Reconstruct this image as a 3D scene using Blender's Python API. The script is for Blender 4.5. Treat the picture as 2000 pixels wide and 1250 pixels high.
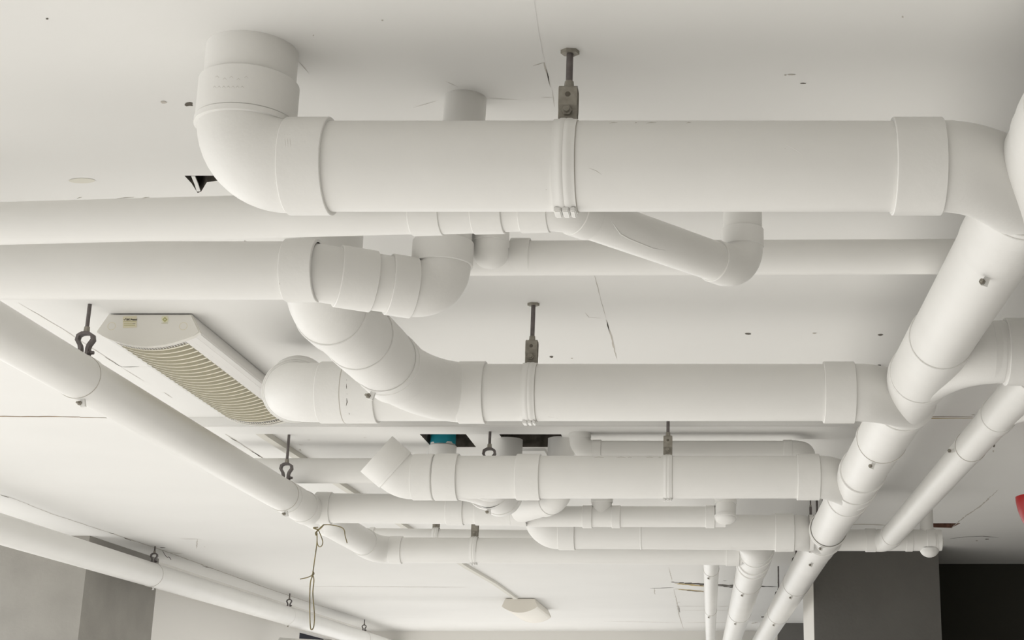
import bpy, bmesh, math, random
from mathutils import Vector, Matrix, geometry
random.seed(7)
PI = math.pi
C = bpy.context.scene.collection
for o in list(bpy.data.objects): bpy.data.objects.remove(o)

# ---------------- camera, world, lights, exposure ----------------
EYE = 1.55                       # height of the camera; z values below are given from eye height
H = 1.20                         # ceiling above the eye
FPX, CX, CY = 2890.0, 1385.0, 625.0
PITCH = math.radians(15.93)
cp, sp = math.cos(PITCH), math.sin(PITCH)
cam = bpy.data.cameras.new('camera'); camo = bpy.data.objects.new('camera', cam); C.objects.link(camo)
cam.sensor_width = 36; cam.lens = FPX/2000*36; cam.shift_x = -(CX-1000)/2000
cam.clip_start = .05; cam.clip_end = 200
camo.location = (0, 0, EYE); camo.rotation_euler = (PI/2+PITCH, 0, 0)
bpy.context.scene.camera = camo

w = bpy.data.worlds.new('world'); bpy.context.scene.world = w; w.use_nodes = True
bg = w.node_tree.nodes['Background']; bg.inputs[0].default_value = (.97, .985, 1, 1); bg.inputs[1].default_value = 1.9

def area(name, loc, target, sx, sy, power, col=(1, 1, 1)):
    l = bpy.data.lights.new(name, 'AREA'); l.shape = 'RECTANGLE'; l.size = sx; l.size_y = sy
    l.energy = power; l.color = col
    o = bpy.data.objects.new(name, l); C.objects.link(o); o.location = loc
    o.rotation_euler = (Vector(target)-Vector(loc)).to_track_quat('-Z', 'Y').to_euler()
    return o
SUN = bpy.data.lights.new('sun', 'SUN'); SUN.energy = 9.5; SUN.angle = math.radians(1.5); SUN.color = (1, .985, .95)
suno = bpy.data.objects.new('sun', SUN); C.objects.link(suno)
suno.rotation_euler = Vector((.88, -.05, -.41)).to_track_quat('-Z', 'Y').to_euler()
vs = bpy.context.scene.view_settings
vs.view_transform = 'Standard'; vs.look = 'None'; vs.gamma = 1; vs.use_curve_mapping = False
vs.exposure = 0.0

# ---------------- helpers ----------------
def V(x, y, z): return Vector((x, y, z+EYE))
def at_z(px, py, z):             # point of the plane z (from eye height) behind a photo pixel
    u = (px-CX)/FPX; v = (CY-py)/FPX
    d = Vector((u, cp-v*sp, sp+v*cp)); k = z/d.z
    return Vector((u*k, d.y*k, z+EYE))
def at_y(px, py, y):
    u = (px-CX)/FPX; v = (CY-py)/FPX
    d = Vector((u, cp-v*sp, sp+v*cp)); k = y/d.y
    return Vector((u*k, y, d.z*k+EYE))
def X_at(px, y, z): return (px-CX)/FPX*(y*cp+z*sp)

def mat(name, col, rough=.5, metal=0, bump=0, bscale=60, vary=0, vscale=3, streak=False, spec=.5):
    m = bpy.data.materials.new(name); m.use_nodes = True; nt = m.node_tree; b = nt.nodes['Principled BSDF']
    b.inputs['Base Color'].default_value = (*col, 1); b.inputs['Roughness'].default_value = rough
    b.inputs['Metallic'].default_value = metal; b.inputs['Specular IOR Level'].default_value = spec
    tc = nt.nodes.new('ShaderNodeTexCoord')
    if vary:
        n = nt.nodes.new('ShaderNodeTexNoise'); n.inputs['Scale'].default_value = vscale; n.inputs['Detail'].default_value = 6
        nt.links.new(tc.outputs['Object'], n.inputs['Vector'])
        r = nt.nodes.new('ShaderNodeMapRange'); r.inputs[1].default_value = .35; r.inputs[2].default_value = .7
        r.inputs[3].default_value = 1-vary; r.inputs[4].default_value = 1
        nt.links.new(n.outputs['Fac'], r.inputs[0])
        mx = nt.nodes.new('ShaderNodeVectorMath'); mx.operation = 'SCALE'; mx.inputs[0].default_value = col
        nt.links.new(r.outputs[0], mx.inputs['Scale']); nt.links.new(mx.outputs[0], b.inputs['Base Color'])
    if bump:
        n = nt.nodes.new('ShaderNodeTexNoise'); n.inputs['Scale'].default_value = bscale; n.inputs['Detail'].default_value = 5
        nt.links.new(tc.outputs['Object'], n.inputs['Vector'])
        bp = nt.nodes.new('ShaderNodeBump'); bp.inputs['Strength'].default_value = bump; bp.inputs['Distance'].default_value = .002
        nt.links.new(n.outputs['Fac'], bp.inputs['Height']); nt.links.new(bp.outputs[0], b.inputs['Normal'])
    return m
M_CEIL = mat('ceiling_paint', (.80, .792, .768), .7, bump=.25, bscale=25, vary=.03, vscale=1.5, spec=.2)
M_PIPE = mat('white_pipe_paint', (.80, .79, .762), .42, bump=.22, bscale=45, vary=.025, vscale=6, spec=.35)
M_FIT = mat('white_fitting_paint', (.80, .79, .762), .45, bump=.3, bscale=70, vary=.03, vscale=9, spec=.35)
M_LINE = mat('joint_shadow_dirt', (.10, .09, .075), .9)
M_STEEL = mat('dull_zinc_steel', (.34, .315, .265), .55, .25, bump=.4, bscale=150, vary=.3, vscale=60)
M_DARK = mat('dark_steel', (.17, .15, .145), .5, .4, bump=.3, bscale=150, vary=.3, vscale=60)
M_CRACK = mat('crack_dirt', (.12, .105, .085), .95)
M_CRACKL = mat('hairline_grey', (.52, .49, .44), .95)
M_BROWN = mat('brown_seam_stain', (.33, .22, .11), .9, vary=.5, vscale=30)
M_YEL = mat('yellowed_sealant', (.55, .42, .18), .8, vary=.4, vscale=20)
M_CONC = mat('bare_concrete', (.16, .14, .115), .95, bump=.8, bscale=60, vary=.6, vscale=25)
M_BRICK = mat('bare_brick', (.26, .13, .09), .95, bump=.8, bscale=60, vary=.6, vscale=25)
M_GREY = mat('grey_wall_paint', (.34, .325, .295), .85, bump=.5, bscale=60, vary=.12, vscale=5, spec=.2)
M_DGREY = mat('dark_grey_wall', (.15, .144, .132), .85, bump=.4, bscale=60, vary=.1, vscale=4, spec=.2)  # darker version of the left column's grey
M_BLACK = mat('unlit_room_black', (.05, .047, .04), .9, spec=.1)  # near-black colour stands in for the darkness of an unlit room
M_WALL = mat('white_wall_paint', (.80, .78, .74), .75, bump=.2, bscale=30, spec=.2)
M_FLOOR = mat('pale_concrete_floor', (.60, .59, .575), .8, vary=.1, vscale=1)
M_LAMP = mat('white_enamel', (.80, .785, .76), .35)
M_ENDCAP = mat('cream_plastic_cap', (.74, .72, .665), .45)
M_LOUV = mat('cream_louvre', (.82, .78, .65), .45)
M_LAMPB = mat('yellowed_plastic', (.80, .76, .68), .5)
M_LOUVD = mat('lamp_interior', (.50, .47, .37), .7)
M_STICK = mat('cream_sticker', (.70, .65, .48), .6)
M_INK = mat('dark_ink', (.07, .065, .05), .6)
M_INKG = mat('olive_ink', (.40, .38, .14), .6)
M_BLUE = mat('blue_pipe', (.02, .33, .42), .45, vary=.15, vscale=30)
M_RED = mat('red_enamel', (.33, .006, .006), .35, spec=.35)
M_WIRE = mat('worn_yellow_wire', (.33, .27, .12), .5, vary=.6, vscale=40)
M_TRUNK = mat('grey_trunking_plastic', (.66, .64, .58), .6)
M_GLASS = mat('dark_opening', (.04, .04, .05), .8, spec=.05)

def obj(name, bm, m, parent=None, smooth=True, angle=35):
    me = bpy.data.meshes.new(name); bmesh.ops.recalc_face_normals(bm, faces=bm.faces[:]) if bm.faces else None
    bm.to_mesh(me); bm.free()
    for mm in (m if isinstance(m, (list, tuple)) else [m]): me.materials.append(mm)
    if smooth:
        me.polygons.foreach_set('use_smooth', [True]*len(me.polygons))
        me.set_sharp_from_angle(angle=math.radians(angle))
    o = bpy.data.objects.new(name, me); C.objects.link(o)
    if parent:
        o.parent = parent; o.matrix_parent_inverse = Matrix.Translation(-parent.location)   # parts of parts keep a zero location
    return o
def thing(name, label, cat, loc, group=None):
    o = bpy.data.objects.new(name, None); C.objects.link(o); o.location = loc
    o.empty_display_size = .05
    o['label'] = label; o['category'] = cat
    if group: o['group'] = group
    return o
def tag(o, label=None, cat=None, group=None, kind=None):
    if label: o['label'] = label
    if cat: o['category'] = cat
    if group: o['group'] = group
    if kind: o['kind'] = kind
    return o

def frame(t):
    t = t.normalized(); a = Vector((0, 0, 1)) if abs(t.z) < .9 else Vector((0, 1, 0))
    u = t.cross(a).normalized(); return u, t.cross(u).normalized()
def tube(bm, st, seg=48, cap0=False, cap1=False, mi=0):
    """st: list of (point, tangent, radius)"""
    u = None; rings = []
    for p, t, r in st:
        t = t.normalized()
        if u is None: u, _ = frame(t)
        u = (u - t*u.dot(t))
        if u.length < 1e-4: u, _ = frame(t)
        u.normalize(); v = t.cross(u)
        rings.append([bm.verts.new(p + u*(r*math.cos(2*PI*k/seg)) + v*(r*math.sin(2*PI*k/seg))) for k in range(seg)])
    for a, b in zip(rings, rings[1:]):
        for k in range(seg):
            f = bm.faces.new((a[k], a[(k+1) % seg], b[(k+1) % seg], b[k])); f.material_index = mi
    if cap0: bm.faces.new(rings[0][::-1]).material_index = mi
    if cap1: bm.faces.new(rings[-1]).material_index = mi
    return bm
def straight(bm, a, b, r, seg=48, caps=True, n=1):
    t = b-a
    return tube(bm, [(a+t*(i/n), t, r) for i in range(n+1)], seg, caps, caps)
def socket_st(a, b, r, R, lip=.0013):
    t = (b-a).normalized()
    return [(a, t, r*.97), (a, t, R-lip), (a+t*lip, t, R), (b-t*lip, t, R), (b, t, R-lip), (b, t, r*.97)]
def socket(bm, a, b, r, R=None, seg=48):
    return tube(bm, socket_st(a, b, r, R or r*1.085), seg)
def box(bm, lo, hi, mi=0):
    vs_ = [bm.verts.new((x, y, z)) for x in (lo[0], hi[0]) for y in (lo[1], hi[1]) for z in (lo[2], hi[2])]
    for q in ((0, 1, 3, 2), (4, 6, 7, 5), (0, 4, 5, 1), (2, 3, 7, 6), (0, 2, 6, 4), (1, 5, 7, 3)):
        bm.faces.new([vs_[i] for i in q]).material_index = mi
    return bm
def prism(bm, pts, axis, a, b, mi=0):
    """pts: 2d outline in the plane of the other two axes, extruded a..b along axis"""
    def P(p, s):
        return {'x': (s, p[0], p[1]), 'y': (p[0], s, p[1]), 'z': (p[0], p[1], s)}[axis]
    A = [bm.verts.new(P(p, a)) for p in pts]; B = [bm.verts.new(P(p, b)) for p in pts]; n = len(pts)
    for i in range(n): bm.faces.new((A[i], A[(i+1) % n], B[(i+1) % n], B[i])).material_index = mi
    bm.faces.new(A[::-1]).material_index = mi; bm.faces.new(B).material_index = mi
    return bm
def ribbon(bm, pts, th, n):
    """band following 3d pts, thickness th, width vector n"""
    L = []
    for i, p in enumerate(pts):
        t = (pts[min(i+1, len(pts)-1)]-pts[max(i-1, 0)]).normalized(); s = t.cross(n).normalized()*th/2
        L.append([bm.verts.new(p+s*a+n*b) for a, b in ((1, .5), (1, -.5), (-1, -.5), (-1, .5))])
    for a, b in zip(L, L[1:]):
        for k in range(4): bm.faces.new((a[k], a[(k+1) % 4], b[(k+1) % 4], b[k]))
    bm.faces.new(L[0][::-1]); bm.faces.new(L[-1]); return bm
def bez(a, b, c, n=14):
    out = []
    for i in range(n+1):
        t = i/n; out.append((a*(1-t)**2+b*2*t*(1-t)+c*t*t, ((b-a)*(1-t)+(c-b)*t)))
    return out

# ---------------- pipe runs ----------------
def build_run(label, r, pts, bend=None, group=None, sock=None, skip_legs=(), end_caps=(False, False), body=1.035,
              legr=None, name='drain_pipe', elbow_sock=(True, True)):
    """pipe polyline with an elbow at every inner corner. returns root and legs"""
    root = thing(name, label, 'pipe', pts[0], group)
    bend = bend or r*1.08; sock = sock or r*.95
    cut = []
    for i in range(1, len(pts)-1):
        d0 = (pts[i]-pts[i-1]).normalized(); d1 = (pts[i+1]-pts[i]).normalized()
        ang = d0.angle(d1); tl = bend*math.tan(ang/2); cut.append((i, d0, d1, ang, tl))
    for i in range(len(pts)-1):
        if i in skip_legs: continue
        a, b = pts[i], pts[i+1]; t = (b-a).normalized()
        if i > 0: a = a+t*cut[i-1][4]
        if i < len(pts)-2: b = b-t*cut[i][4]
        rr = legr[i] if legr else r
        if (b-a).length > .001: obj('pipe', straight(bmesh.new(), a, b, rr), M_PIPE, root)
    for i, d0, d1, ang, tl in cut:
        a = pts[i]-d0*tl; ax = d0.cross(d1).normalized(); c = a + ax.cross(d0).normalized()*bend
        es = elbow_sock[i-1] if isinstance(elbow_sock, list) else elbow_sock
        R = r*1.085; B = r*body; st = []
        if es[0]: st += socket_st(a-d0*sock, a, r, R)[:-1]
        else: st.append((a, d0, r*.97))
        n = 14
        st.append((a, d0, B))
        for k in range(1, n+1):
            q = Matrix.Rotation(ang*k/n, 3, ax)
            st.append((c+q@(a-c), q@d0, B))
        e = st[-1][0]
        if es[1]: st += socket_st(e, e+d1*sock, r, R)[1:]
        obj('elbow', tube(bmesh.new(), st), M_FIT, root)
    return root
def coupling(root, a, b, r, R=None, name='coupling', line=False):
    o = obj(name, socket(bmesh.new(), a, b, r, R), M_FIT, root)
    return o
def lx(p, x): return Vector((x, p.y, p.z))
def tee(root, ax0, ax1, r, sl, branch, br, bsock, name='tee'):
    """main body between axis points ax0, ax1 with sockets of length sl at both ends; branch: (start, ctrl, end) bezier from
    branch mouth to the main axis, its socket of length bsock outside the mouth"""
    bm = bmesh.new(); t = (ax1-ax0).normalized(); R = r*1.085; B = r*1.03
    st = socket_st(ax0, ax0+t*sl, r, R)[:-1] + [(ax0+t*sl, t, B), (ax1-t*sl, t, B)] + socket_st(ax1-t*sl, ax1, r, R)[1:]
    tube(bm, st)
    for (p0, p1, p2), b_r, bs in zip(branch, br, bsock):
        d = (p1-p0).normalized()
        s = [(p, q, b_r*1.01) for p, q in bez(p0, p1, p2)]
        tube(bm, (socket_st(p0-d*bs, p0, b_r, b_r*1.085)[:-1] if bs else []) + s)
    return obj(name, bm, M_FIT, root)

# -------- clamps and hangers --------
def bolt_bm(p, ax, r, L, bm=None):
    bm = bm or bmesh.new(); ax = ax.normalized()
    tube(bm, [(p, ax, r), (p+ax*L*.5, ax, r)], 6, True, True)
    tube(bm, [(p+ax*L*.5, ax, r*.55), (p+ax*L, ax, r*.5)], 14, True, True)
    return bm
def strap_hanger(label, x, y, z, r, ztop=H, wid=.038, paint=M_PIPE, rod_r=.0062, plate=True, half=False, bh=.067):
    g = 'strap hangers on the cross pipes'
    root = thing('strap_hanger', label, 'pipe hanger', V(x, y, ztop), g)
    bz = z+r+bh        # top of bracket
    if not half: obj('rod', straight(bmesh.new(), V(x, y, bz-.005), V(x, y, ztop), rod_r, 16), M_DARK, root)
    if plate and not half:
        bm = bmesh.new()
        prism(bm, [(x+.017*math.cos(a), y+.012*math.sin(a)) for a in [i*PI/3+.2 for i in range(6)]], 'z', ztop-.007+EYE, ztop+EYE)
        obj('anchor_nut', bm, M_STEEL, root, smooth=False)
    if not half: obj('nut', tube(bmesh.new(), [(V(x, y, bz), Vector((0, 0, 1)), .0095), (V(x, y, bz+.016), Vector((0, 0, 1)), .008)], 6, True, True), M_STEEL, root, smooth=False)
    # bracket: two facing steel plates with a step, joined at the top
    bm = bmesh.new(); hw = .0165
    for s in (-1, 1):
        pts = [V(x, y+s*.0125, z+r-.002), V(x, y+s*.0125, z+r+.022), V(x, y+s*.017, z+r+.03), V(x, y+s*.017, bz-.004), V(x, y+s*.011, bz)]
        ribbon(bm, pts, .0035, Vector((hw*2, 0, 0)))
    box(bm, (x-hw, y-.0125, bz-.002+EYE), (x+hw, y+.0125, bz+.0015+EYE))
    brk = obj('bracket', bm, M_STEEL, root, smooth=False)
    obj('bolt', bolt_bm(V(x-.001, y-.0145, z+r+.019), Vector((0, -1, 0)), .0095, .012), M_STEEL, brk, smooth=False)
    obj('slot', tube(bmesh.new(), [(V(x, y-.0189, bz-.017), Vector((0, -1, 0)), .005), (V(x, y-.0194, bz-.017), Vector((0, -1, 0)), .004)], 12, True, True), M_CRACK, brk)
    # strap with raised ribs
    bm = bmesh.new(); hw = wid/2
    prof = [(-hw, 0), (-hw, .003), (-hw*.6, .0032), (-hw*.42, .0048), (-hw*.1, .0048), (.0, .0038), (hw*.15, .0048), (hw*.45, .0048), (hw*.65, .0032), (hw, .003), (hw, 0)]
    ex = Vector((1, 0, 0))
    tube(bm, [(V(x+a, y, z), ex, r+h) for a, h in prof], 64)
    stp = obj('strap', bm, paint, root)
    obj('strap_edge', tube(bmesh.new(), [(V(x+hw, y, z), ex, r+.0008), (V(x+hw+.0012, y, z), ex, r+.0008)], 64), M_CRACKL, stp)
    bm = bmesh.new()
    for q, (a, b) in enumerate(((-hw*.95, -hw*.3), (-hw*.22, hw*.4), (hw*.48, hw*.95))):
        box(bm, (x+a, y-.018, z-r-.011+EYE), (x+b, y+.018, z-r-.001+EYE))
    bmesh.ops.bevel(bm, geom=bm.edges[:], offset=.002, segments=2, affect='EDGES')
    obj('hinge_lug', bm, paint, stp)
    return root
def clevis(label, p, d, r, ztop=H, hook=True, group='ring hangers on the long pipes', bolt_dir=None, s=1.0, band=True, side=-.2, name='ring_hanger', seam=True):
    """p axis point (Vector), d pipe direction"""
    root = thing(name, label, 'pipe hanger', Vector((p.x, p.y, ztop+EYE)), group)
    d = d.normalized(); up = Vector((0, 0, 1)); sx = d.cross(up).normalized()
    top = p+up*r
    if hook:
        Hk = min(.068*s, (ztop+EYE-top.z)*.8)
        q = Hk/.068
        obj('rod', straight(bmesh.new(), top+up*(Hk-.006*q), Vector((p.x, p.y, ztop+EYE)), .0055*s, 16), M_DARK, root)
        n = d*.02*s
        out = [(-.010, -.004), (-.0105, .022), (-.013, .032), (-.0225, .047), (-.020, .060), (-.010, .066), (0, .067),
               (.010, .066), (.020, .060), (.0225, .047), (.013, .032), (.0105, .022), (.010, -.004)]
        yk = obj('yoke', ribbon(bmesh.new(), [top+sx*a*q+up*b*q for a, b in out], .0085*q, n), M_DARK, root)
        obj('nut', tube(bmesh.new(), [(top+up*(Hk+.0), up, .0095*q), (top+up*(Hk+.018*q), up, .008*q)], 6, True, True), M_STEEL, root, smooth=False)
        obj('bolt', bolt_bm(top+sx*.008*q+up*.010*q, sx, .010*q, .02*q, bolt_bm(top-sx*.008*q+up*.010*q, -sx, .009*q, .014*q)), M_DARK, yk)
    bm = bmesh.new(); wd = .016*s
    tube(bm, [(p-d*wd, d, r*1.0), (p-d*wd, d, r+.0022), (p+d*wd, d, r+.0022), (p+d*wd, d, r*1.0)], 64)
    bnd = obj('band', bm, M_PIPE, root)
    if seam:
        bm = bmesh.new(); tube(bm, [(p-d*(wd+.0012), d, r*.999), (p-d*(wd+.0012), d, r+.0012), (p-d*wd, d, r+.0012)], 64)
        obj('band_edge', bm, M_CRACKL, bnd)
    bp = p - up*(r+.001)*math.cos(side) + sx*(r+.001)*math.sin(side)
    dn = (bp-p).normalized()
    bm = bmesh.new(); ribbon(bm, [bp+dn*0, bp+dn*.022*s], .012*s, d*.01*s)
    obj('ear', bm, M_FIT, bnd)
    obj('ear_bolt', bolt_bm(bp+dn*.012*s-sx*.006*s, -d-sx*.3, .0065*s, .018*s), M_STEEL, bnd)
    return root

# ---------------- setting: ceiling with its openings ----------------
XL, XR, Y0, Y1 = -4.6, 3.2, -4.0, 16.9
tri = [(360, 343), (437, 343), (431, 352), (404, 356), (393, 374), (386, 377), (374, 358)]
holes = [[(at_z(px, py, H).x, at_z(px, py, H).y) for px, py in tri],
         [(-1.172, 5.65), (-.985, 5.65), (-.985, 6.16), (-1.172, 6.16)],
         [(-.85, 5.65), (-.60, 5.65), (-.60, 6.16), (-.85, 6.16)],
         [(at_z(px, py, H).x, at_z(px, py, H).y) for px, py in ((1822, 1022), (1876, 1022), (1858, 1031), (1822, 1030))]]
def cdt(bm, outer, holes_, z, mi=0):
    vv = [Vector(p) for p in outer]; ed = [(i, (i+1) % len(outer)) for i in range(len(outer))]
    for h in holes_:
        b = len(vv); vv += [Vector(p) for p in h]; ed += [(b+i, b+(i+1) % len(h)) for i in range(len(h))]
    ov, oe, of = geometry.delaunay_2d_cdt(vv, ed, [], 0, 1e-6)[:3]
    bv = [bm.verts.new((p.x, p.y, z)) for p in ov]
    def inside(c, h):
        s = False
        for i in range(len(h)):
            x1, y1 = h[i]; x2, y2 = h[i-1]
            if (y1 > c[1]) != (y2 > c[1]) and c[0] < (x2-x1)*(c[1]-y1)/(y2-y1)+x1: s = not s
        return s
    for f in of:
        c = (sum(ov[i].x for i in f)/3, sum(ov[i].y for i in f)/3)
        if not any(inside(c, h) for h in holes_):
            bm.faces.new([bv[i] for i in f]).material_index = mi
bm = bmesh.new()
cdt(bm, [(XL, Y0), (XR, Y0), (XR, Y1), (XL, Y1)], holes, H+EYE)
for i, h in enumerate(holes):
    A = [bm.verts.new((x, y, H+EYE)) for x, y in h]; B = [bm.verts.new((x, y, H+EYE+.14)) for x, y in h]
    for k in range(len(h)): bm.faces.new((A[k], A[(k+1) % len(h)], B[(k+1) % len(h)], B[k])).material_index = 2 if i == 3 else 1
    bm.faces.new(B).material_index = 2 if i == 3 else 1
bmesh.ops.remove_doubles(bm, verts=bm.verts[:], dist=1e-5)
ceil = tag(obj('ceiling', bm, [M_CEIL, M_CONC, M_BRICK], smooth=False), kind='structure')
bm = bmesh.new(); box(bm, (XL, Y0, H+EYE+.2), (XR, Y1+.2, H+EYE+.35))
tag(obj('ceiling_slab', bm, M_CONC, smooth=False), kind='structure')

# shallow downstand beam across the ceiling
bm = bmesh.new(); bxl, bxr = at_z(240, 815, H).x, at_z(1700, 815, H).x
outl = [(bxl, 5.564), (bxr, 5.564), (bxr, 5.81), (X_at(1152, 5.81, 1.16), 5.81), (X_at(1152, 5.81, 1.16), 5.709), (bxl, 5.709)]
prism(bm, outl, 'z', H-.0365+EYE, H+EYE+.001)
bmesh.ops.bevel(bm, geom=[e for e in bm.edges if all(v.co.z < H+EYE-.03 for v in e.verts)], offset=.004, segments=2, affect='EDGES')
beam = tag(obj('trim_1', bm, M_CEIL, smooth=False), kind='structure')

def crack(pts, wd=.002, m=None, z=H, seed=0, taper=True, jit=.4):
    """thin line of dirt in the plaster: points given as photo pixels on the ceiling plane"""
    m = m or M_CRACK
    rnd = random.Random(seed+len(pts)*7+int(pts[0][0])); P = [at_z(a, b, z) for a, b in pts]; D = []
    for a, b in zip(P, P[1:]):
        n = max(2, int((b-a).length/.03))
        for i in range(n): D.append(a.lerp(b, i/n))
    D.append(P[-1]); bm = bmesh.new(); prev = None; N = len(D)
    for i, p in enumerate(D):
        t = (D[min(i+1, N-1)]-D[max(i-1, 0)]).normalized(); s = Vector((-t.y, t.x, 0))
        w_ = wd*(rnd.uniform(1-jit, 1+jit))*(min(1, .25+3*min(i, N-1-i)/N) if taper else 1)
        q = p+s*rnd.uniform(-.3, .3)*wd; q.z = z+EYE-.0006
        cur = (bm.verts.new(q+s*w_/2), bm.verts.new(q-s*w_/2))
        if prev: bm.faces.new((prev[0], cur[0], cur[1], prev[1]))
        prev = cur
    return tag(obj('crack', bm, m, ceil, smooth=False), kind='structure')
def hole_mark(px, py, w_, h_, m=None, seed=0):
    m = m or M_CRACK
    rnd = random.Random(int(px*3+py)); bm = bmesh.new(); n = 9
    bm.faces.new([bm.verts.new(at_z(px+w_/2*math.cos(a)*rnd.uniform(.6, 1.1), py+h_/2*math.sin(a)*rnd.uniform(.6, 1.1), H-.0007)) for a in [2*PI*i/n for i in range(n)]])
    return tag(obj('anchor_hole', bm, m, ceil, smooth=False), kind='structure')
# brown joint along the front of the beam
crack([(-40, 813), (156, 814)], .012, M_BROWN, taper=False, jit=.25)
crack([(156, 815), (350, 818), (430, 824), (640, 820), (900, 817)], .006, M_BROWN, taper=False)
crack([(405, 825), (510, 824)], .016, M_YEL); crack([(1690, 818), (1900, 816)], .014, M_YEL, jit=.3)
crack([(1690, 814.5), (1900, 813)], .008, M_BROWN)
# board joints and hairlines
crack([(1040, -20), (1050, 55), (1062, 115)], .0018, M_CEIL)
crack([(1041, 128), (1062, 122), (1069, 145), (1074, 170)], .0025, M_CRACKL); crack([(1067, 135), (1073, 163)], .0018)
crack([(1057, 190), (1080, 190)], .0012, M_CRACKL); crack([(1078, 175), (1083, 208)], .0013, M_CRACKL)
crack([(1160, 535), (1168, 562), (1171, 577)], .0022, M_CRACKL); crack([(1171, 577), (1184, 622)], .0012, M_CRACKL)
crack([(1184, 624), (1193, 655), (1204, 700)], .0042, M_CRACKL); crack([(1185, 628), (1190, 648)], .003)
crack([(1143, 610), (1150, 620), (1175, 621)], .002, M_CRACKL)
crack([(806, 210), (855, 196)], .0012, M_CRACKL); crack([(870, 158), (896, 170)], .0012, M_CRACKL)
crack([(950, 192), (1010, 194)], .0014, M_CRACKL); crack([(582, 118), (604, 144)], .0012, M_CRACKL)
crack([(36, 591), (120, 641), (180, 680), (238, 717)], .003, M_CRACKL); crack([(205, 697), (238, 717)], .004)
crack([(238, 717), (272, 716)], .005); crack([(272, 716), (310, 716)], .002, M_CRACKL)
crack([(240, 719), (282, 745)], .002, M_CRACKL); crack([(320, 766), (336, 777)], .003, M_CRACKL)
crack([(435, 844), (455, 857), (516, 896)], .006, M_CRACKL); crack([(450, 855), (462, 862)], .006); crack([(490, 880), (514, 895)], .006)
crack([(556, 784), (560, 788)], .004)
for a in (((600, 859), (607, 859)), ((583, 868), (592, 869)), ((586, 877), (588, 880)), ((710, 855), (716, 855))): crack(a, .01, M_CRACKL)
crack([(0, 966), (22, 972), (100, 1003), (176, 1028), (262, 1056), (313, 1073), (420, 1112), (520, 1148), (600, 1175), (700, 1206)], .012, M_CRACKL)
crack([(2, 967), (18, 972)], .01); crack([(213, 1040), (224, 1043)], .01, M_CRACK); crack([(240, 1049), (256, 1056)], .01); crack([(395, 1105), (412, 1110)], .01)
crack([(330, 1079), (358, 1081)], .02, M_CRACKL); crack([(312, 1069), (322, 1070)], .03, M_CRACK)
crack([(352, 1052), (395, 1053)], .012, M_CRACKL); crack([(385, 1052), (384, 1071)], .006, M_CRACKL)
crack([(590, 1145), (780, 1146), (910, 1147)], .02, M_CRACKL)
crack([(1180, 1213), (1330, 1216)], .03, M_CRACKL); crack([(1340, 1216), (1440, 1216)], .035, M_CRACKL)
crack([(1306, 1108), (1313, 1135)], .006, M_CRACKL); crack([(1270, 1149), (1296, 1148), (1315, 1147)], .04, M_CRACK)
crack([(1278, 1149), (1279, 1161)], .008, M_CRACKL)
crack([(1313, 1136), (1376, 1142), (1470, 1145), (1516, 1146)], .11, M_CONC, jit=.3); crack([(1320, 1139), (1376, 1145)], .07, M_YEL)
crack([(1405, 1145), (1440, 1147)], .12, M_CONC)
crack([(1320, 1150), (1376, 1155)], .05, M_YEL); crack([(1330, 1152), (1376, 1156)], .04, M_CRACK)
crack([(1316, 1150), (1322, 1175), (1326, 1200), (1335, 1228)], .008, M_CRACKL); crack([(1325, 1182), (1328, 1197)], .006, M_CRACK)
crack([(1480, 1145), (1518, 1146)], .05, M_CRACK); crack([(1519, 1132), (1520, 1146)], .006, M_CRACKL)
for a, b in ((1176, 1330), (1184, 1400), (1192, 1440)): crack([(1322, a), (b, a)], .02, M_CRACKL)
crack([(1402, 1184), (1425, 1184)], .03, M_CRACKL); crack([(1412, 1134), (1420, 1134)], .03, M_CRACK)
crack([(1470, 1218), (1478, 1215)], .04, M_CRACKL); crack([(1490, 1206), (1494, 1203)], .04, M_CRACK)
crack([(1950, 956), (1915, 988), (1880, 1012), (1858, 1032)], .009, M_CRACKL)
crack([(1856, 1052), (1890, 1048), (1920, 1047), (1950, 1050)], .012, M_CRACK)
crack([(1610, 1024), (1700, 1024), (1740, 1026)], .03, M_CRACKL)
for a in ((1928, 1053, 9, 2), (1908, 1056, 5, 3), (320, 200, 16, 5), (369, 204, 20, 9), (1461, 652, 16, 4), (1590, 651, 10, 3),
          (1720, 654, 12, 4), (1077, 697, 9, 4), (1117, 700, 5, 3), (1941, 869, 6, 10), (1940, 881, 4, 5), (1900, 869, 6, 2), (1901, 810, 8, 2), (92, 37, 6, 4),
          (1546, 146, 20, 3), (1568, 163, 14, 2), (1763, 33, 5, 5), (747, 40, 5, 4), (1534, 147, 5, 3), (612, 69, 4, 3), (400, 1068, 3, 1)):
    hole_mark(*a, m=M_CRACKL if a[2] < 6 or a[0] in (320, 1546, 1901, 1900, 1590) else M_CRACK)
bm = bmesh.new()      # oval smear of filler on the near ceiling
bm.faces.new([bm.verts.new(at_z(160+26*math.cos(a), 353+5*math.sin(a), H-.0006)) for a in [2*PI*i/20 for i in range(20)]])
tag(obj('filler_patch', bm, mat('filler', (.70, .68, .60), .9), ceil, smooth=False), kind='structure')
bm = bmesh.new()      # broken strip hanging in the triangular opening
ribbon(bm, [at_z(377, 343, H+.004), at_z(384, 360, H+.002), at_z(388, 373, H-.002)], .003, Vector((.008, 0, 0)))
tag(obj('plaster_strip', bm, M_CEIL, ceil, smooth=False), kind='structure')
# board closing the far side of the big opening
bm = bmesh.new(); p0, p1 = at_z(1012, 875, H), at_z(1072, 888, H)
box(bm, (p0.x, p0.y+.005, H-.012+EYE), (p1.x-.003, p0.y+.16, H+EYE)); tag(obj('patch_board', bm, M_CEIL, ceil, smooth=False), kind='structure')

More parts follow.
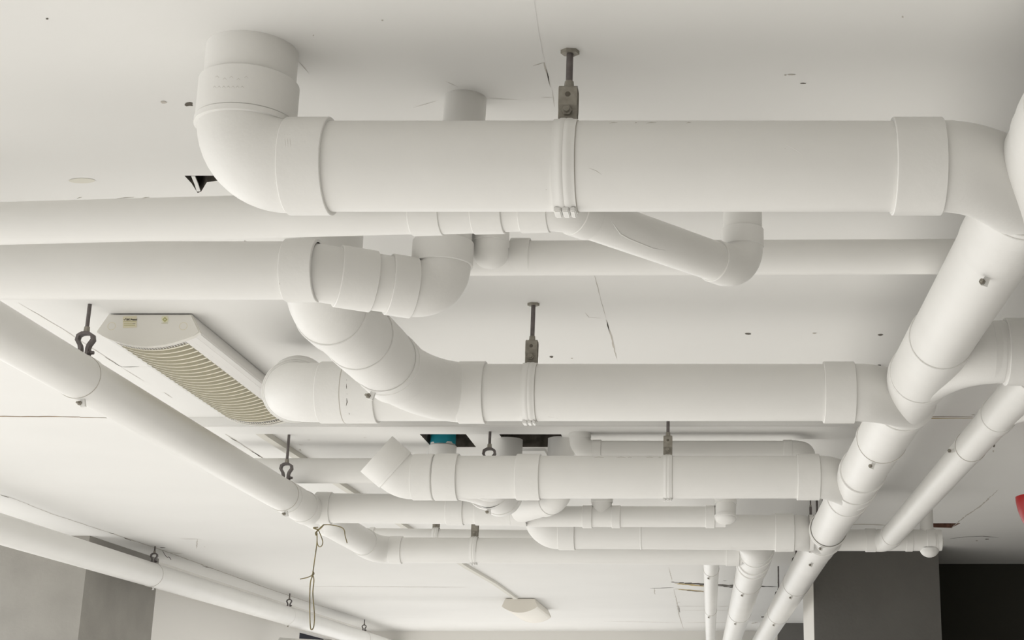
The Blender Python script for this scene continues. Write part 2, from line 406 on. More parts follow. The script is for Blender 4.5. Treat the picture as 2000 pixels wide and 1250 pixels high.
# ---------------- setting: walls, columns, floor ----------------
FZ = -EYE
def wallbox(name, lo, hi, m, bev=0):
    bm = bmesh.new(); box(bm, (lo[0], lo[1], lo[2]+EYE), (hi[0], hi[1], hi[2]+EYE))
    return tag(obj(name, bm, m, smooth=False), kind='structure')
wallbox('floor', (-14, -9, FZ-.2), (8, 24, FZ), M_FLOOR)
wallbox('wall_left', (-4.9, 8.95, FZ), (-3.74, 10.12, H+.2), M_GREY)
bm = bmesh.new()  # lower openings are out of view, shaped to admit sun and sky
for lo, hi in (((-3.95, 10.12, .55), (-3.80, 14.0, H+.2)), ((-3.95, 14.0, 1.0), (-3.80, 15.2, H+.2)), ((-3.95, 15.2, .55), (-3.80, 16.9, H+.2)),
               ((-3.95, 13.1, FZ), (-3.80, 13.5, .55))):
    box(bm, (lo[0], lo[1], lo[2]+EYE), (hi[0], hi[1], hi[2]+EYE))
tag(obj('wall_far_left', bm, M_WALL, smooth=False), kind='structure')
bm = bmesh.new()  # unseen gaps under the header, invented to bring in daylight
for lo, hi in (((-4.6, 16.9, .5), (.9, 17.1, H+.2)), ((-4.6, 16.9, FZ), (-4.2, 17.1, .5)), ((-.4, 16.9, FZ), (.9, 17.1, .5))):
    box(bm, (lo[0], lo[1], lo[2]+EYE), (hi[0], hi[1], hi[2]+EYE))
tag(obj('wall_back', bm, M_WALL, smooth=False), kind='structure')
wallbox('wall_front_light_block', (-4.6, -2.2, FZ), (3.35, -2.0, H+.2), M_GREY)  # unseen wall added behind the camera to block light from the front
wallbox('window_1', (-3.93, 14.0, -.6), (-3.88, 15.2, 1.0), M_GLASS)
wallbox('wall_right', (3.2, -4, FZ), (3.35, 10.4, H+.2), M_GREY)
wallbox('wall_dark', (1.2, 10.42, FZ), (3.35, 10.6, H+.2), M_BLACK)
wallbox('wall_column', (.657, 9.42, FZ), (1.452, 10.45, H+.002), M_DGREY)
wallbox('wall_column_lit_side', (.655, 9.421, FZ), (.657, 10.45, H+.001), M_WALL)  # thin pale skin: light on the column's left face put into colour
wallbox('wall_partition', (.72, 15.75, FZ), (3.3, 15.9, H+.2), M_DGREY)

# ---------------- the long sloping main ----------------
def mainp(Y, dr=0): return V(.583-.0125*(Y-3.13), Y, .98-.0127*(Y-2.43))
DM = (mainp(10)-mainp(3)).normalized()
RM = .08
main = thing('drain_main', 'thick white drain main running along the ceiling at right, joined by the big cross pipes', 'pipe', mainp(1.0))
obj('pipe', straight(bmesh.new(), mainp(1.0), mainp(16.88), RM, 64, n=10), M_PIPE, main)
C1 = V(-.823, 2.433, .976); Y2, Z2 = 4.031, .94; Y3, Z3 = 5.483, .954; Y4, Z4 = 6.78, .923
def left_branch(x0, y, z, dy=.20, r=.08, sl=.09):
    m = mainp(y+dy)
    return (V(x0, y, z), V(m.x-.085, y, z), Vector((m.x+.02, m.y, m.z)))
tee(main, mainp(2.25), mainp(2.64), RM, .07, [left_branch(.409, 2.433, .976)], [RM], [.087])
coupling(main, mainp(2.585), mainp(2.645), RM, RM*1.12)
coupling(main, mainp(2.62), mainp(2.836), RM, RM*1.04)
coupling(main, mainp(2.20), mainp(2.27), RM, RM*1.11)
x2 = X_at(1668, Y2, Z2)
mR = mainp(3.95)
tee(main, mainp(3.885), mainp(4.286), RM, .05, [left_branch(x2, Y2, Z2),
    (V(.747, 3.66, .96), V(.615, 3.66, .96), mR)], [RM, RM], [.086, 0])
coupling(main, mainp(3.539), mainp(3.90), RM*1.0, RM*1.05)
x3 = X_at(1600, Y3, Z3)
coupling(main, mainp(4.28), mainp(4.74), RM, RM*1.03)
tee(main, mainp(5.28), mainp(5.86), RM, .05, [left_branch(x3, Y3, Z3)], [RM], [.084])
coupling(main, mainp(5.52), mainp(5.60), RM, RM*1.10)
coupling(main, mainp(5.85), mainp(6.03), RM, RM*1.05)
x4 = X_at(1550, Y4, Z4)
tee(main, mainp(6.68), mainp(6.99), RM, .04, [left_branch(x4, Y4, Z4)], [RM], [.086])

coupling(main, mainp(6.97), mainp(7.25), RM, RM*1.04)

# cross pipe 1 with its riser
zc = H+.003
r1 = build_run('thickest white pipe, across the top, dropping from the ceiling by an elbow at left', RM,
    [V(-.823, 2.433, zc), V(-.823, 2.433, .976), V(.33, 2.433, .976)], bend=.083, sock=.075)
bm = bmesh.new(); tube(bm, [(V(-.823, 2.433, 1.058+.0), Vector((0, 0, -1)), RM*1.07), (V(-.823, 2.433, 1.058), Vector((0, 0, -1)), RM*1.10), (V(-.823, 2.433, 1.048), Vector((0, 0, -1)), RM*1.10), (V(-.823, 2.433, 1.046), Vector((0, 0, -1)), RM*1.0)], 64)
obj('elbow_lip', bm, M_FIT, r1)
strap_hanger('large strap hanger with rusty rod around the thickest pipe at top', X_at(1107, 2.433, .976), 2.433, .976, RM, wid=.040)

# cross pipe 2
A2 = V(X_at(574, Y2, Z2), Y2, Z2)
r2 = build_run('white cross pipe in the middle of the photo, its left end turning up and away', RM,
    [A2+Vector((-.13, .50, .145)), A2, V(x2-.05, Y2, Z2)], bend=.10, sock=.09)
coupling(r2, A2+Vector((-.13, .50, .145))*.18, A2+Vector((-.13, .50, .145))*.8, RM, RM*1.15)
coupling(r2, V(X_at(628, Y2, Z2), Y2, Z2), V(X_at(740, Y2, Z2), Y2, Z2), RM, RM*1.085)
coupling(r2, V(X_at(897, Y2, Z2), Y2, Z2), V(X_at(949, Y2, Z2), Y2, Z2), RM, RM*1.09)
bm = bmesh.new(); xs = X_at(677, Y2, Z2); tube(bm, [(V(xs-.0012, Y2, Z2), Vector((1, 0, 0)), RM*1.087), (V(xs+.0012, Y2, Z2), Vector((1, 0, 0)), RM*1.087)], 64); obj('paint_crack', bm, M_CRACKL, r2)
strap_hanger('strap hanger with rusty rod around the middle cross pipe', X_at(1036, Y2, Z2), Y2, Z2, RM, wid=.038)

# riser that bends away from the camera and sweeps into cross pipe 2
qx = -.872
q0, q1, q2 = V(qx, 3.17, zc), V(qx, 3.17, .955), V(qx+.06, 4.05, Z2)
rq = build_run('fat white riser that bends away and sweeps into the middle cross pipe', RM,
    [q0, q1, q1.lerp(q2, .78)], bend=.085, sock=.07)
dq = (q2-q1).normalized()
coupling(rq, q1+dq*.09, q1+dq*.30, RM, RM*1.045)
coupling(rq, q1+dq*.30, q1+dq*.47, RM, RM*1.085); coupling(rq, q1+dq*.47, q1+dq*.60, RM, RM*1.048); coupling(rq, q1+dq*.545, q1+dq*.64, RM, RM*1.10)
bm = bmesh.new(); pm = q1+dq*.60
xm = X_at(905, Y2, Z2)
tube(bm, [(p, t, RM*1.05) for p, t in bez(pm, V(qx+.075, 4.0, Z2), V(xm, Y2, Z2), 20)]); obj('wye', bm, M_FIT, rq)
clevis('ring clamp at the bend where the fat riser meets the middle cross pipe', q1+dq*.53, dq, RM*1.052, hook=False, side=-.30, seam=False)

# slimmer pipe G with tee, elbow and oblique pipe
gy0, gy1 = 2.67, 2.585
def gp(px):
    t = (px+30)/1120.; y = gy0+(gy1-gy0)*t; return V(X_at(px, y, .953), y, .953)
rG = build_run('slim white pipe right behind the thickest pipe, slanting at right down to an elbow', .041,
    [gp(-60), gp(1100), V(X_at(1451, 2.955, .95), 2.955, .95), V(X_at(1451, 2.955, .95), 2.955, zc)], bend=.052, sock=.04)
tee(rG, gp(806), gp(986), .041, .058, [(V(-.472, 2.625, 1.04), V(-.472, 2.625, 1.0), gp(895))], [.041], [.04])
coupling(rG, gp(1018), gp(1062), .041, .0445)
rg2 = build_run('slim vertical white riser seen above the thickest pipe', .0405, [V(-.472, 2.64, zc), V(-.472, 2.625, 1.04)])

# pipe P2 (left) with its angled pieces and riser
P2y, P2z = 2.96, .953
pA, pB, pC = V(-1.75, P2y, P2z), V(-.852, P2y, P2z), V(-.585, 3.085, P2z-.01)
rP = build_run('white pipe from the left edge, ending in a string of collars and an elbow up', .0615,
    [pA, pB, pC, V(-.585, 3.085, zc)], bend=.058, sock=.055, elbow_sock=[(False, False), (True, True)], body=1.01)
coupling(rP, V(X_at(560, P2y, P2z), P2y, P2z), V(X_at(622, P2y, P2z), P2y, P2z), .0615, .0672)
dp = (pC-pB)
coupling(rP, pB+dp*.24, pB+dp*.50, .0615, .0668)

# pipe H close to the ceiling
Hy, Hz = 3.227, 1.072
xh = X_at(957, 3.13, 1.07)
rH = build_run('white pipe close under the ceiling, behind the slanting pipe and the drain main', .0405, [V(-.62, Hy, Hz-.004), V(3.19, Hy, Hz+.01)])
coupling(rH, V(X_at(890, Hy, Hz), Hy, Hz), V(X_at(936, Hy, Hz), Hy, Hz), .0405, .0435)
coupling(rH, V(X_at(998, Hy, Hz), Hy, Hz), V(X_at(1036, Hy, Hz), Hy, Hz), .0405, .0435)
rH2 = build_run('short white elbow from the ceiling just right of the string of collars', .038, [V(xh, 3.125, zc), V(xh, 3.130, 1.075)])
bm = bmesh.new(); dz = Vector((0, .35, -1)).normalized(); ph = V(xh, 3.140, 1.064)
tube(bm, [(V(xh, 3.127, 1.13), dz, .038), (V(xh, 3.127, 1.13), dz, .0415), (ph, dz, .0415), (ph, dz, .0395)]
     + [(ph+dz*(.012+.036*math.sin(a)), dz, .0395*math.cos(a)+.0004) for a in [k*PI/2/12 for k in range(13)]], 40)
obj('elbow', bm, M_FIT, rH2)

# right hand cross pipe and second long pipe
rR = build_run('short thick white pipe at the right edge that feeds the drain main', RM, [V(.72, 3.66, .96), V(3.19, 3.66, .97)])
coupling(rR, V(.755, 3.66, .96), V(.86, 3.66, .96), RM, RM*1.085)
def n2(Y): return V(.878-.003*(Y-4), Y, .955-.003*(Y-4))
RN = .0525
N2 = thing('drain_pipe', 'long white pipe right of the drain main, running away from the right edge', 'pipe', n2(3.70))
DN = (n2(8)-n2(4)).normalized()
obj('pipe', straight(bmesh.new(), n2(3.66), n2(7.12), RN), M_PIPE, N2)
tee(N2, n2(3.86), n2(4.44), RN, .06, [(V(1.08, 4.18, .955), V(.93, 4.18, .955), n2(4.36))], [RN*.9], [.08])
coupling(N2, n2(3.86), n2(4.16), RN, RN*1.06)
c5 = V(0, 7.25, .95)
coupling(N2, n2(7.0), n2(7.1), RN, RN*1.07)
bm = bmesh.new(); tube(bm, [(p, t, RN*1.05) for p, t in bez(n2(7.08), n2(7.25), V(X_at(1712, 7.25, .95), 7.25, .95), 14)]); obj('elbow', bm, M_FIT, N2)
obj('pipe', straight(bmesh.new(), V(1.10, 4.18, .955), V(3.19, 4.18, .965), RN*.9), M_PIPE, N2)
clevis('ring clamp on the second long pipe at right', n2(4.886), DN, RN, side=-1.35, hook=False)
rC5 = build_run('short white pipe right of the drain main foot, ending in a rounded cap', RN,
    [V(.50, 7.25, .95), V(X_at(1838, 7.25, .95), 7.25, .95)])
coupling(rC5, V(X_at(1690, 7.25, .95), 7.25, .95), V(X_at(1710, 7.25, .95), 7.25, .95), RN, RN*1.09)
coupling(rC5, V(X_at(1768, 7.25, .95), 7.25, .95), V(X_at(1782, 7.25, .95), 7.25, .95), RN, RN*1.05)
coupling(rC5, V(X_at(1808, 7.25, .95), 7.25, .95), V(X_at(1825, 7.25, .95), 7.25, .95), RN, RN*1.10)
bm = bmesh.new(); e = V(X_at(1825, 7.25, .95), 7.25, .95)
tube(bm, [(e+Vector((.045*math.sin(a), 0, -.006*math.sin(a))), Vector((1, 0, 0)), RN*1.04*math.cos(a)+.0005) for a in [i*PI/2/10 for i in range(11)]], 40)
obj('end_cap', bm, M_FIT, rC5)
bm = bmesh.new(); xb = X_at(1815, 7.25, .93)
tube(bm, [(V(xb, 7.25, .94-.030-.044*math.sin(a)), Vector((0, 0, -1)), .048*math.cos(a)+.0005) for a in [i*PI/2/8 for i in range(9)]], 32)
obj('clean_out_plug', bm, M_FIT, rC5)
obj('riser', straight(bmesh.new(), V(xb-.01, 7.25, .99), V(xb-.01, 7.25, zc), .033), M_PIPE, rC5)

# cross pipe 3 with capped 45 degree stub
x30 = X_at(806, Y3, Z3)
dS = Vector((-.72, -.264, .60)).normalized()
s3 = V(x30-.035, Y3, Z3)
r3 = build_run('white cross pipe with a cut stub angled up at its left end', RM, [s3+dS*.14, s3, V(x3-.05, Y3, Z3)],
    bend=.10, sock=.075, skip_legs=(0,))
obj('cut_stub', tube(bmesh.new(), [(s3+dS*.045, dS, RM*.98), (s3+dS*.05, dS, RM*1.09), (s3+dS*.132, dS, RM*1.09), (s3+dS*.132, dS, RM*.98), (s3+dS*.11, dS, RM*.97)], 48, False, True), M_FIT, r3)
bm = bmesh.new(); tube(bm, [(s3+dS*.1324, dS, RM*.99), (s3+dS*.1324, dS, RM*1.075)], 48); obj('cut_rim', bm, M_CRACK, r3)
def seg3(a, b, k=1.075): return V(X_at(a, Y3, Z3), Y3, Z3), V(X_at(b, Y3, Z3), Y3, Z3), RM, RM*k
coupling(r3, *seg3(808, 848, 1.075)); coupling(r3, *seg3(851, 896, 1.10)); coupling(r3, *seg3(1010, 1056, 1.085))
strap_hanger('painted strap hanger around the third big cross pipe', X_at(1304, Y3, Z3), Y3, Z3, RM, wid=.036, bh=.074)

# risers between cross pipe 3 and pipe K
Ky, Kz, RK = 6.26, .957, .0625
ra = build_run('white riser with a ring clamp, elbowing into the cross pipe with the cut stub', .075,
    [V(-.835, 6.02, zc), V(-.835, 6.02, .952), V(-.845, Y3+.02, .952)], bend=.085, sock=.05, legr=[.064, .078])
bm = bmesh.new(); tube(bm, [(p, t, .082) for p, t in bez(V(-.835, 5.78, .945), V(-.84, 5.5, .95), V(-.98, Y3, Z3), 16)]); obj('wye', bm, M_FIT, ra)
clevis('ring hanger with short rod above the cross pipe, between the two ceiling openings', V(-.853, 5.66, .945), Vector((0, 1, 0)), .0835, ztop=H-.0365, side=.1, seam=False)
rb = build_run('white riser right of the ceiling openings, elbowing left and away', .055,
    [V(-.609, 6.0, zc), V(-.609, 6.0, .957), V(-.80, 6.24, .945)], bend=.07, sock=.05)
rblue = build_run('white pipe with bare blue top leaving the ceiling opening and running left', .0525,
    [V(-1.112, 6.085, H+.13), V(-1.112, 6.085, 1.085), V(-2.0, 6.085, 1.085)], bend=.06, sock=.045)
bm = bmesh.new(); n = 48; rings = []
rnd = random.Random(3); jag = [rnd.uniform(-.006, .006) for _ in range(12)]
for k, zz in enumerate((H-.004, H+.125)):
    rings.append([bm.verts.new(V(-1.112+.0529*math.cos(2*PI*i/n), 6.085+.0529*math.sin(2*PI*i/n), zz+(jag[(i//4) % 12] if k == 0 else 0))) for i in range(n)])
for i in range(n): bm.faces.new((rings[0][i], rings[0][(i+1) % n], rings[1][(i+1) % n], rings[1][i]))
obj('unpainted_end', bm, M_BLUE, rblue)['label'] = 'bare blue end of the pipe'
bm = bmesh.new(); socket(bm, V(-1.112, 6.085, 1.172), V(-1.112, 6.085, 1.10), .0525, .0565); obj('coupling', bm, M_FIT, rblue)
Jy, Jz = 5.7, 1.095
rJ = build_run('slim white pipe tucked up against the ceiling beam, with elbows at both ends', .04,
    [V(X_at(1132, Jy, Jz), Jy, H-.03), V(X_at(1132, Jy, Jz), Jy, Jz), V(X_at(1572, Jy, Jz), Jy, Jz), V(X_at(1572, Jy, Jz)+.0, Jy+.3, Jz-.02)], bend=.05, sock=.035)

# pipe A: long pipe hanging at left, wye to K, elbow to L
def ap(Y): return V(-1.765+.032*(Y-4), Y, .985-.018*(Y-4))
RA = .0625; DA = (ap(7)-ap(3)).normalized()
Ly, Lz = 7.35, .915
A = thing('drain_pipe', 'long white pipe slanting from the left edge to the middle, hung on ring hangers', 'pipe', ap(2.2))
obj('pipe', straight(bmesh.new(), ap(1.5), ap(7.30), RA, n=8), M_PIPE, A)
coupling(A, ap(5.93), ap(6.14), RA, RA*1.04); coupling(A, ap(6.14), ap(6.22), RA, RA*1.08)
bm = bmesh.new(); tube(bm, [(p, t, RA*1.06) for p, t in bez(V(X_at(648, Ky, Kz), Ky, Kz), V(ap(6.3).x+.03, Ky, Kz), ap(6.55), 14)]); obj('wye', bm, M_FIT, A)
bm = bmesh.new(); eA = ap(7.25)
tube(bm, [(ap(7.14), DA, RA), (ap(7.14), DA, RA*1.07)]+[(p, t, RA*1.07) for p, t in bez(ap(7.15), Vector((ap(7.35).x, Ly, Lz+EYE)), V(X_at(762, Ly, Lz), Ly, Lz), 14)]); obj('elbow', bm, M_FIT, A)
clevis('near ring hanger on the long left pipe, below its thick rod', ap(4.04), DA, RA, s=1.0, side=.2)
clevis('far ring hanger on the long left pipe beside the grey trunking', ap(5.90), DA, RA, side=.2)

# pipe K and its continuation U
K0, K1 = V(X_at(618, Ky, Kz), Ky, Kz), V(X_at(1020, Ky, Kz), Ky, Kz-.008)
rK = build_run('white cross pipe starting from the wye on the long left pipe', RK, [K0, K1])
def kx(px): t = (px-618)/402; return V(X_at(px, Ky, Kz), Ky, Kz-.008*t)
coupling(rK, kx(618), kx(648), RK, RK*1.09); coupling(rK, kx(874), kx(907), RK, RK*1.09); coupling(rK, kx(1000), kx(1030), RK, RK*1.1)
coupling(rK, kx(930), kx(1000), RK, RK*1.08, name='saddle')
Uy, Uz, RU = 6.30, .925, .044
xu = X_at(1417, Uy, Uz)
rU = build_run('thin white cross pipe with a small tee, ending at right in an upright capped piece', RU,
    [V(X_at(1015, Uy, Uz), Uy, Uz+.002), V(xu, Uy, Uz)])
bm = bmesh.new(); dz = Vector((0, -.25, -1)).normalized(); pu = V(xu, Uy-.03, Uz+.045)
tube(bm, [(V(xu, Uy-.005, zc), Vector((0, 0, -1)), RU), (V(xu, Uy-.01, Uz+.13), Vector((0, 0, -1)), RU), (V(xu, Uy-.01, Uz+.13), Vector((0, 0, -1)), RU*1.1), (pu+dz*.0, dz, RU*1.1), (pu, dz, RU*.99), (pu+dz*.05, dz, RU*.99), (pu+dz*.05, dz, RU*1.09), (pu+dz*.06, dz, RU*1.09)]
     + [(pu+dz*(.06+.022*math.sin(a)), dz, RU*1.03*math.cos(a)+.0004) for a in [k*PI/2/8 for k in range(9)]], 40)
obj('clean_out', bm, M_FIT, rU)
def ux(px): return V(X_at(px, Uy, Uz), Uy, Uz)
for a, b in ((1138, 1157), (1195, 1212), (1378, 1396)): coupling(rU, ux(a), ux(b), RU, RU*1.10)
xt = X_at(1175, Uy, Uz); obj('riser', straight(bmesh.new(), V(xt, Uy, Uz), V(xt, Uy, zc), RU*.97), M_PIPE, rU)
obj('coupling', socket(bmesh.new(), V(xt, Uy, .985), V(xt, Uy, 1.06), RU, RU*1.07), M_FIT, rU)

# cross pipe 4
x40 = X_at(1056, Y4, Z4)
r4 = build_run('fourth big white cross pipe from the front, low in the centre right', RM, [V(x40, Y4, zc), V(x40, Y4, Z4+.008), V(x4-.05, Y4, Z4)], bend=.085, sock=.075)
coupling(r4, V(X_at(1251, Y4, Z4), Y4, Z4+.004), V(X_at(1254, Y4, Z4), Y4, Z4+.004), RM, RM*1.02, name='joint_ring')
clevis('thin hanger half hidden left of the drain main, holding the fourth big cross pipe', V(X_at(1584, Y4, Z4), Y4, Z4), Vector((1, 0, 0)), RM, s=.55, group=None)

# pipe E (depth) from cross pipe 4
def ep(Y): return V(.232-.006*(Y-7.5), Y, .905-.008*(Y-7.5))
DE = (ep(12)-ep(8)).normalized()
E_ = thing('drain_pipe', 'white pipe running away below the fourth cross pipe, left of the drain main', 'pipe', ep(7))
obj('pipe', straight(bmesh.new(), ep(7.2), ep(16.88), RM, n=8), M_PIPE, E_)
bm = bmesh.new(); tube(bm, [(p, t, RM*(.985+.06*k/16)) for k, (p, t) in enumerate(bez(V(.10, Y4, Z4), V(.225, Y4, Z4), ep(7.35), 16))]); obj('wye', bm, M_FIT, E_)
for a, b, k in ((7.30, 7.42, 1.09), (7.62, 7.72, 1.10), (7.8, 7.93, 1.08)): coupling(E_, ep(a), ep(b), RM, RM*k)
clevis('ring hanger on the pipe left of the drain main, nearer one', ep(8.6), DE, RM, side=-.35, s=.9)
clevis('ring hanger on the pipe left of the drain main, farther one', ep(10.5), DE, RM, side=-.3, s=.9)

# pipe L
rL = build_run('lowest white cross pipe, below the others in the centre, with a grey bracketed strap', RA, [V(X_at(762, Ly, Lz), Ly, Lz), V(X_at(1450, Ly, Lz), Ly, Lz-.012)])
def lxp(px): return V(X_at(px, Ly, Lz), Ly, Lz-.012*(px-762)/690)
coupling(rL, lxp(762), lxp(786), RA, RA*1.09); coupling(rL, lxp(1418), lxp(1444), RA, RA*1.09)
strap_hanger('strap hanger on the lowest cross pipe, above the ceiling trunking', X_at(926, Ly, Lz), Ly, Lz, RA, wid=.036, bh=.083)
Vy, Vz = 7.72, 1.035
rV = build_run('thin white cross pipe peeping out just above the lowest cross pipe', .04, [V(X_at(700, Vy, Vz), Vy, Vz), V(X_at(1075, Vy, Vz), Vy, Vz-.012)])
coupling(rV, V(X_at(722, Vy, Vz), Vy, Vz), V(X_at(732, Vy, Vz), Vy, Vz), .04, .044)
strap_hanger('small strap hanger on the thin pipe above the lowest cross pipe', X_at(851, Vy, Vz), Vy, Vz, .04, wid=.034)

# thin depth pipe D
def tp(Y): return V(.012, Y, .935-.004*(Y-8))
T = thing('drain_pipe', 'thinnest white pipe running straight away at the bottom, left of the two thick ones', 'pipe', tp(7.4))
obj('pipe', straight(bmesh.new(), tp(7.42), tp(16.88), .043, n=6), M_PIPE, T)
for i, (Y, t_) in enumerate(((8.35, 'nearest'), (10.9, 'middle'), (14.2, 'farthest'))):
    clevis(t_+' ring hanger on the thinnest of the pipes running away', tp(Y), Vector((0, 1, 0)), .043, side=-.2, s=.8)

# hangers of the main
for Y, t_ in ((2.836, 'ring hanger nearest the camera on the drain main, near the right edge'), (4.747, 'ring hanger on the drain main between second and third cross pipes'),
              (6.678, 'ring hanger on the drain main at the fourth cross pipe'), (7.268, 'ring hanger on the drain main just past the fourth cross pipe'),
              (8.758, 'ring hanger on the drain main beside the dark column'), (10.565, 'farthest ring hanger on the drain main')):
    clevis(t_, mainp(Y), DM, RM*(1.03 if Y in (4.747, 6.678) else 1.0), side=-.35)

# pipe B far left
def bp_(Y): return V(-3.527+.004*(Y-9), Y, 1.02-.0015*(Y-9))
B = thing('drain_pipe', 'white pipe at the lower left in front of the grey columns, hung from short hooks', 'pipe', bp_(4))
RB = .0745; DB = (bp_(12)-bp_(5)).normalized()
obj('pipe', straight(bmesh.new(), bp_(4), bp_(16.88), RB, n=8), M_PIPE, B)
coupling(B, bp_(12.5), bp_(13.3), RB, RB*1.03)
for Y, t_ in ((9.45, 'near hook hanger on the lower left pipe, beside the grey column'), (12.55, 'middle hook hanger on the lower left pipe, left of the hanging wire'), (15.3, 'far hook hanger on the lower left pipe, near the bottom edge')):
    clevis(t_, bp_(Y), DB, RB, side=.15, s=.9)
p_ = at_y(525, 1262, 15.5)
rz = build_run('white pipe just showing at the bottom edge below the hanging wire', .072, [at_y(545, 1262, 12.8), at_y(1030, 1290, 12.8)])

# ---------------- scuffs, paint runs and dirt on the pipes ----------------
def on_pipe(a, d, r, px, py):
    u = (px-CX)/FPX; v = (CY-py)/FPX
    o = Vector((0, 0, EYE)); q = Vector((u, cp-v*sp, sp+v*cp)).normalized(); d = d.normalized()
    w_ = o-a; A_ = q-d*q.dot(d); B_ = w_-d*w_.dot(d)
    aa, bb, cc = A_.dot(A_), 2*A_.dot(B_), B_.dot(B_)-r*r; D = max(bb*bb-4*aa*cc, 0)
    return o+q*((-bb-math.sqrt(D))/(2*aa))
def scuff(root, a, d, r, pts, m, rad=.0009, name='scuff'):
    P = [on_pipe(a, d, r-rad*.25, px, py) for px, py in pts]; bm = bmesh.new(); n = len(P)
    tube(bm, [(p, P[min(i+1, n-1)]-P[max(i-1, 0)], rad*(.4 if i in (0, n-1) else 1)) for i, p in enumerate(P)], 8, True, True)
    return obj(name, bm, m, root)
eX = Vector((1, 0, 0)); c1a = V(0, 2.433, .976)
na, nb = gp(1100), V(X_at(1451, 2.955, .95), 2.955, .95)
scuff(rG, na, nb-na, .041, [(1194, 432), (1203, 445), (1212, 457), (1228, 466), (1250, 475), (1275, 485), (1300, 489)], M_FIT, .0016, 'paint_run')
scuff(rH, V(0, Hy, Hz), eX, .0405, [(1753, 485), (1762, 489), (1768, 493)], M_FIT, .0014, 'paint_run')
scuff(rH, V(0, Hy, Hz), eX, .0405, [(1060, 486), (1072, 493), (1090, 497)], M_FIT, .001, 'paint_run')
scuff(r1, c1a, eX, RM, [(1150, 328), (1165, 334), (1175, 341)], M_CRACKL, .0005)
scuff(r1, c1a, eX, RM, [(1535, 283), (1555, 293), (1567, 302)], M_FIT, .0009, 'paint_run')
scuff(r1, c1a, eX, RM, [(1533, 290), (1534, 291)], M_CRACKL, .0007)
scuff(r1, c1a, eX, RM, [(1066, 370), (1068, 371)], M_CRACKL, .0009)
for a, b in ((1190, 1206), (1262, 1282), (1340, 1350), (1240, 1244)): scuff(r1, c1a, eX, RM, [(a, 241), ((a+b)/2, 239.5), (b, 240)], M_CRACKL, .0009)
g0, g1 = gp(100), gp(900)
for a, b in ((228, 262), (275, 292), (150, 160)): scuff(rG, g0, g1-g0, .041, [(a, 388), ((a+b)/2, 386), (b, 385)], M_CRACKL, .0008)
c3a = V(0, Y3, Z3)
for a, b in ((1160, 1180), (1204, 1222), (1226, 1234), (1262, 1276), (1286, 1291)): scuff(r3, c3a, eX, RM, [(a, 894), ((a+b)/2, 893), (b, 894)], M_CRACKL, .0013)
scuff(r3, c3a, eX, RM, [(1075, 928), (1076, 936)], M_CRACKL, .0009)
scuff(r3, c3a, eX, RM, [(992, 908), (993, 909.5)], M_FIT, .004, 'paint_blob')
c2a = V(0, Y2, Z2)
scuff(r2, c2a, eX, RM*1.086, [(677, 741), (676.5, 755), (678, 770)], M_CRACK, .0008); scuff(r2, c2a, eX, RM*1.086, [(677, 778), (678, 785), (676, 792)], M_CRACK, .0014)
scuff(r2, c2a, eX, RM*1.086, [(677, 792), (682, 808), (688, 822)], M_CRACK, .0006)
scuff(r2, c2a, eX, RM, [(1070, 814), (1090, 817)], M_CRACKL, .0006)
scuff(rP, V(0, P2y, P2z), eX, .0672, [(545, 552), (547, 556)], M_CRACKL, .0009)
mq = mainp(4); DMq = DM
for L, rad in (([(1888, 543), (1889, 544)], .001), ([(1778, 796), (1782, 796)], .001)): scuff(main, mq, DMq, RM*1.0, L, M_CRACKL, rad)
scuff(rP, V(0, P2y, P2z), eX, .0615, [(470, 480), (478, 470), (490, 463+12)], M_FIT, .0008, 'paint_run')
for k, (a, b) in enumerate(((420, 146), (435, 150), (448, 147), (462, 151), (477, 147))):
    scuff(r1, V(-.823, 2.433, 1.0), Vector((0, 0, 1)), RM*1.085, [(a, b+5), (a+4, b+2), (a+8, b+6)], M_CRACKL, .00035, 'moulded_mark')
for k in range(7):
    scuff(r1, V(-.823, 2.433, 1.0), Vector((0, 0, 1)), RM*1.085, [(416+k*9, 171), (419+k*9, 168), (423+k*9, 172)], M_CRACKL, .00035, 'moulded_mark')
for k in range(3):
    scuff(r1, c1a, eX, RM*1.085, [(556+k*5, 262), (557+k*5, 276), (558+k*5, 288)], M_CRACKL, .0003, 'moulded_mark')

# ---------------- ceiling trunking and lamps ----------------
def trunk(label, pts, wd=.034, ht=.022):
    bm = bmesh.new(); L = []
    for i, p in enumerate(pts):
        t = (pts[min(i+1, len(pts)-1)]-pts[max(i-1, 0)]).normalized(); s = Vector((t.y, -t.x, 0))*wd/2
        L.append([bm.verts.new(q) for q in (p-s, p+s, p+s-Vector((0, 0, ht)), p-s-Vector((0, 0, ht)))])
    for a, b in zip(L, L[1:]):
        for k in range(4): bm.faces.new((a[k], a[(k+1) % 4], b[(k+1) % 4], b[k]))
    bm.faces.new(L[0][::-1]); bm.faces.new(L[-1])
    return tag(obj('cable_trunking', bm, M_TRUNK, smooth=False), label, 'cable trunking')
trunk('grey cable trunking on the ceiling from the louvred lamp to the small far lamp',
      [at_z(462, 802, H), at_z(493, 826, H)]+[at_z(px, 843+.6595*(px-516), H) for px in (516, 610, 800)]+[at_z(912, 1104, H), at_z(965, 1135, H), at_z(1008, 1166, H)])

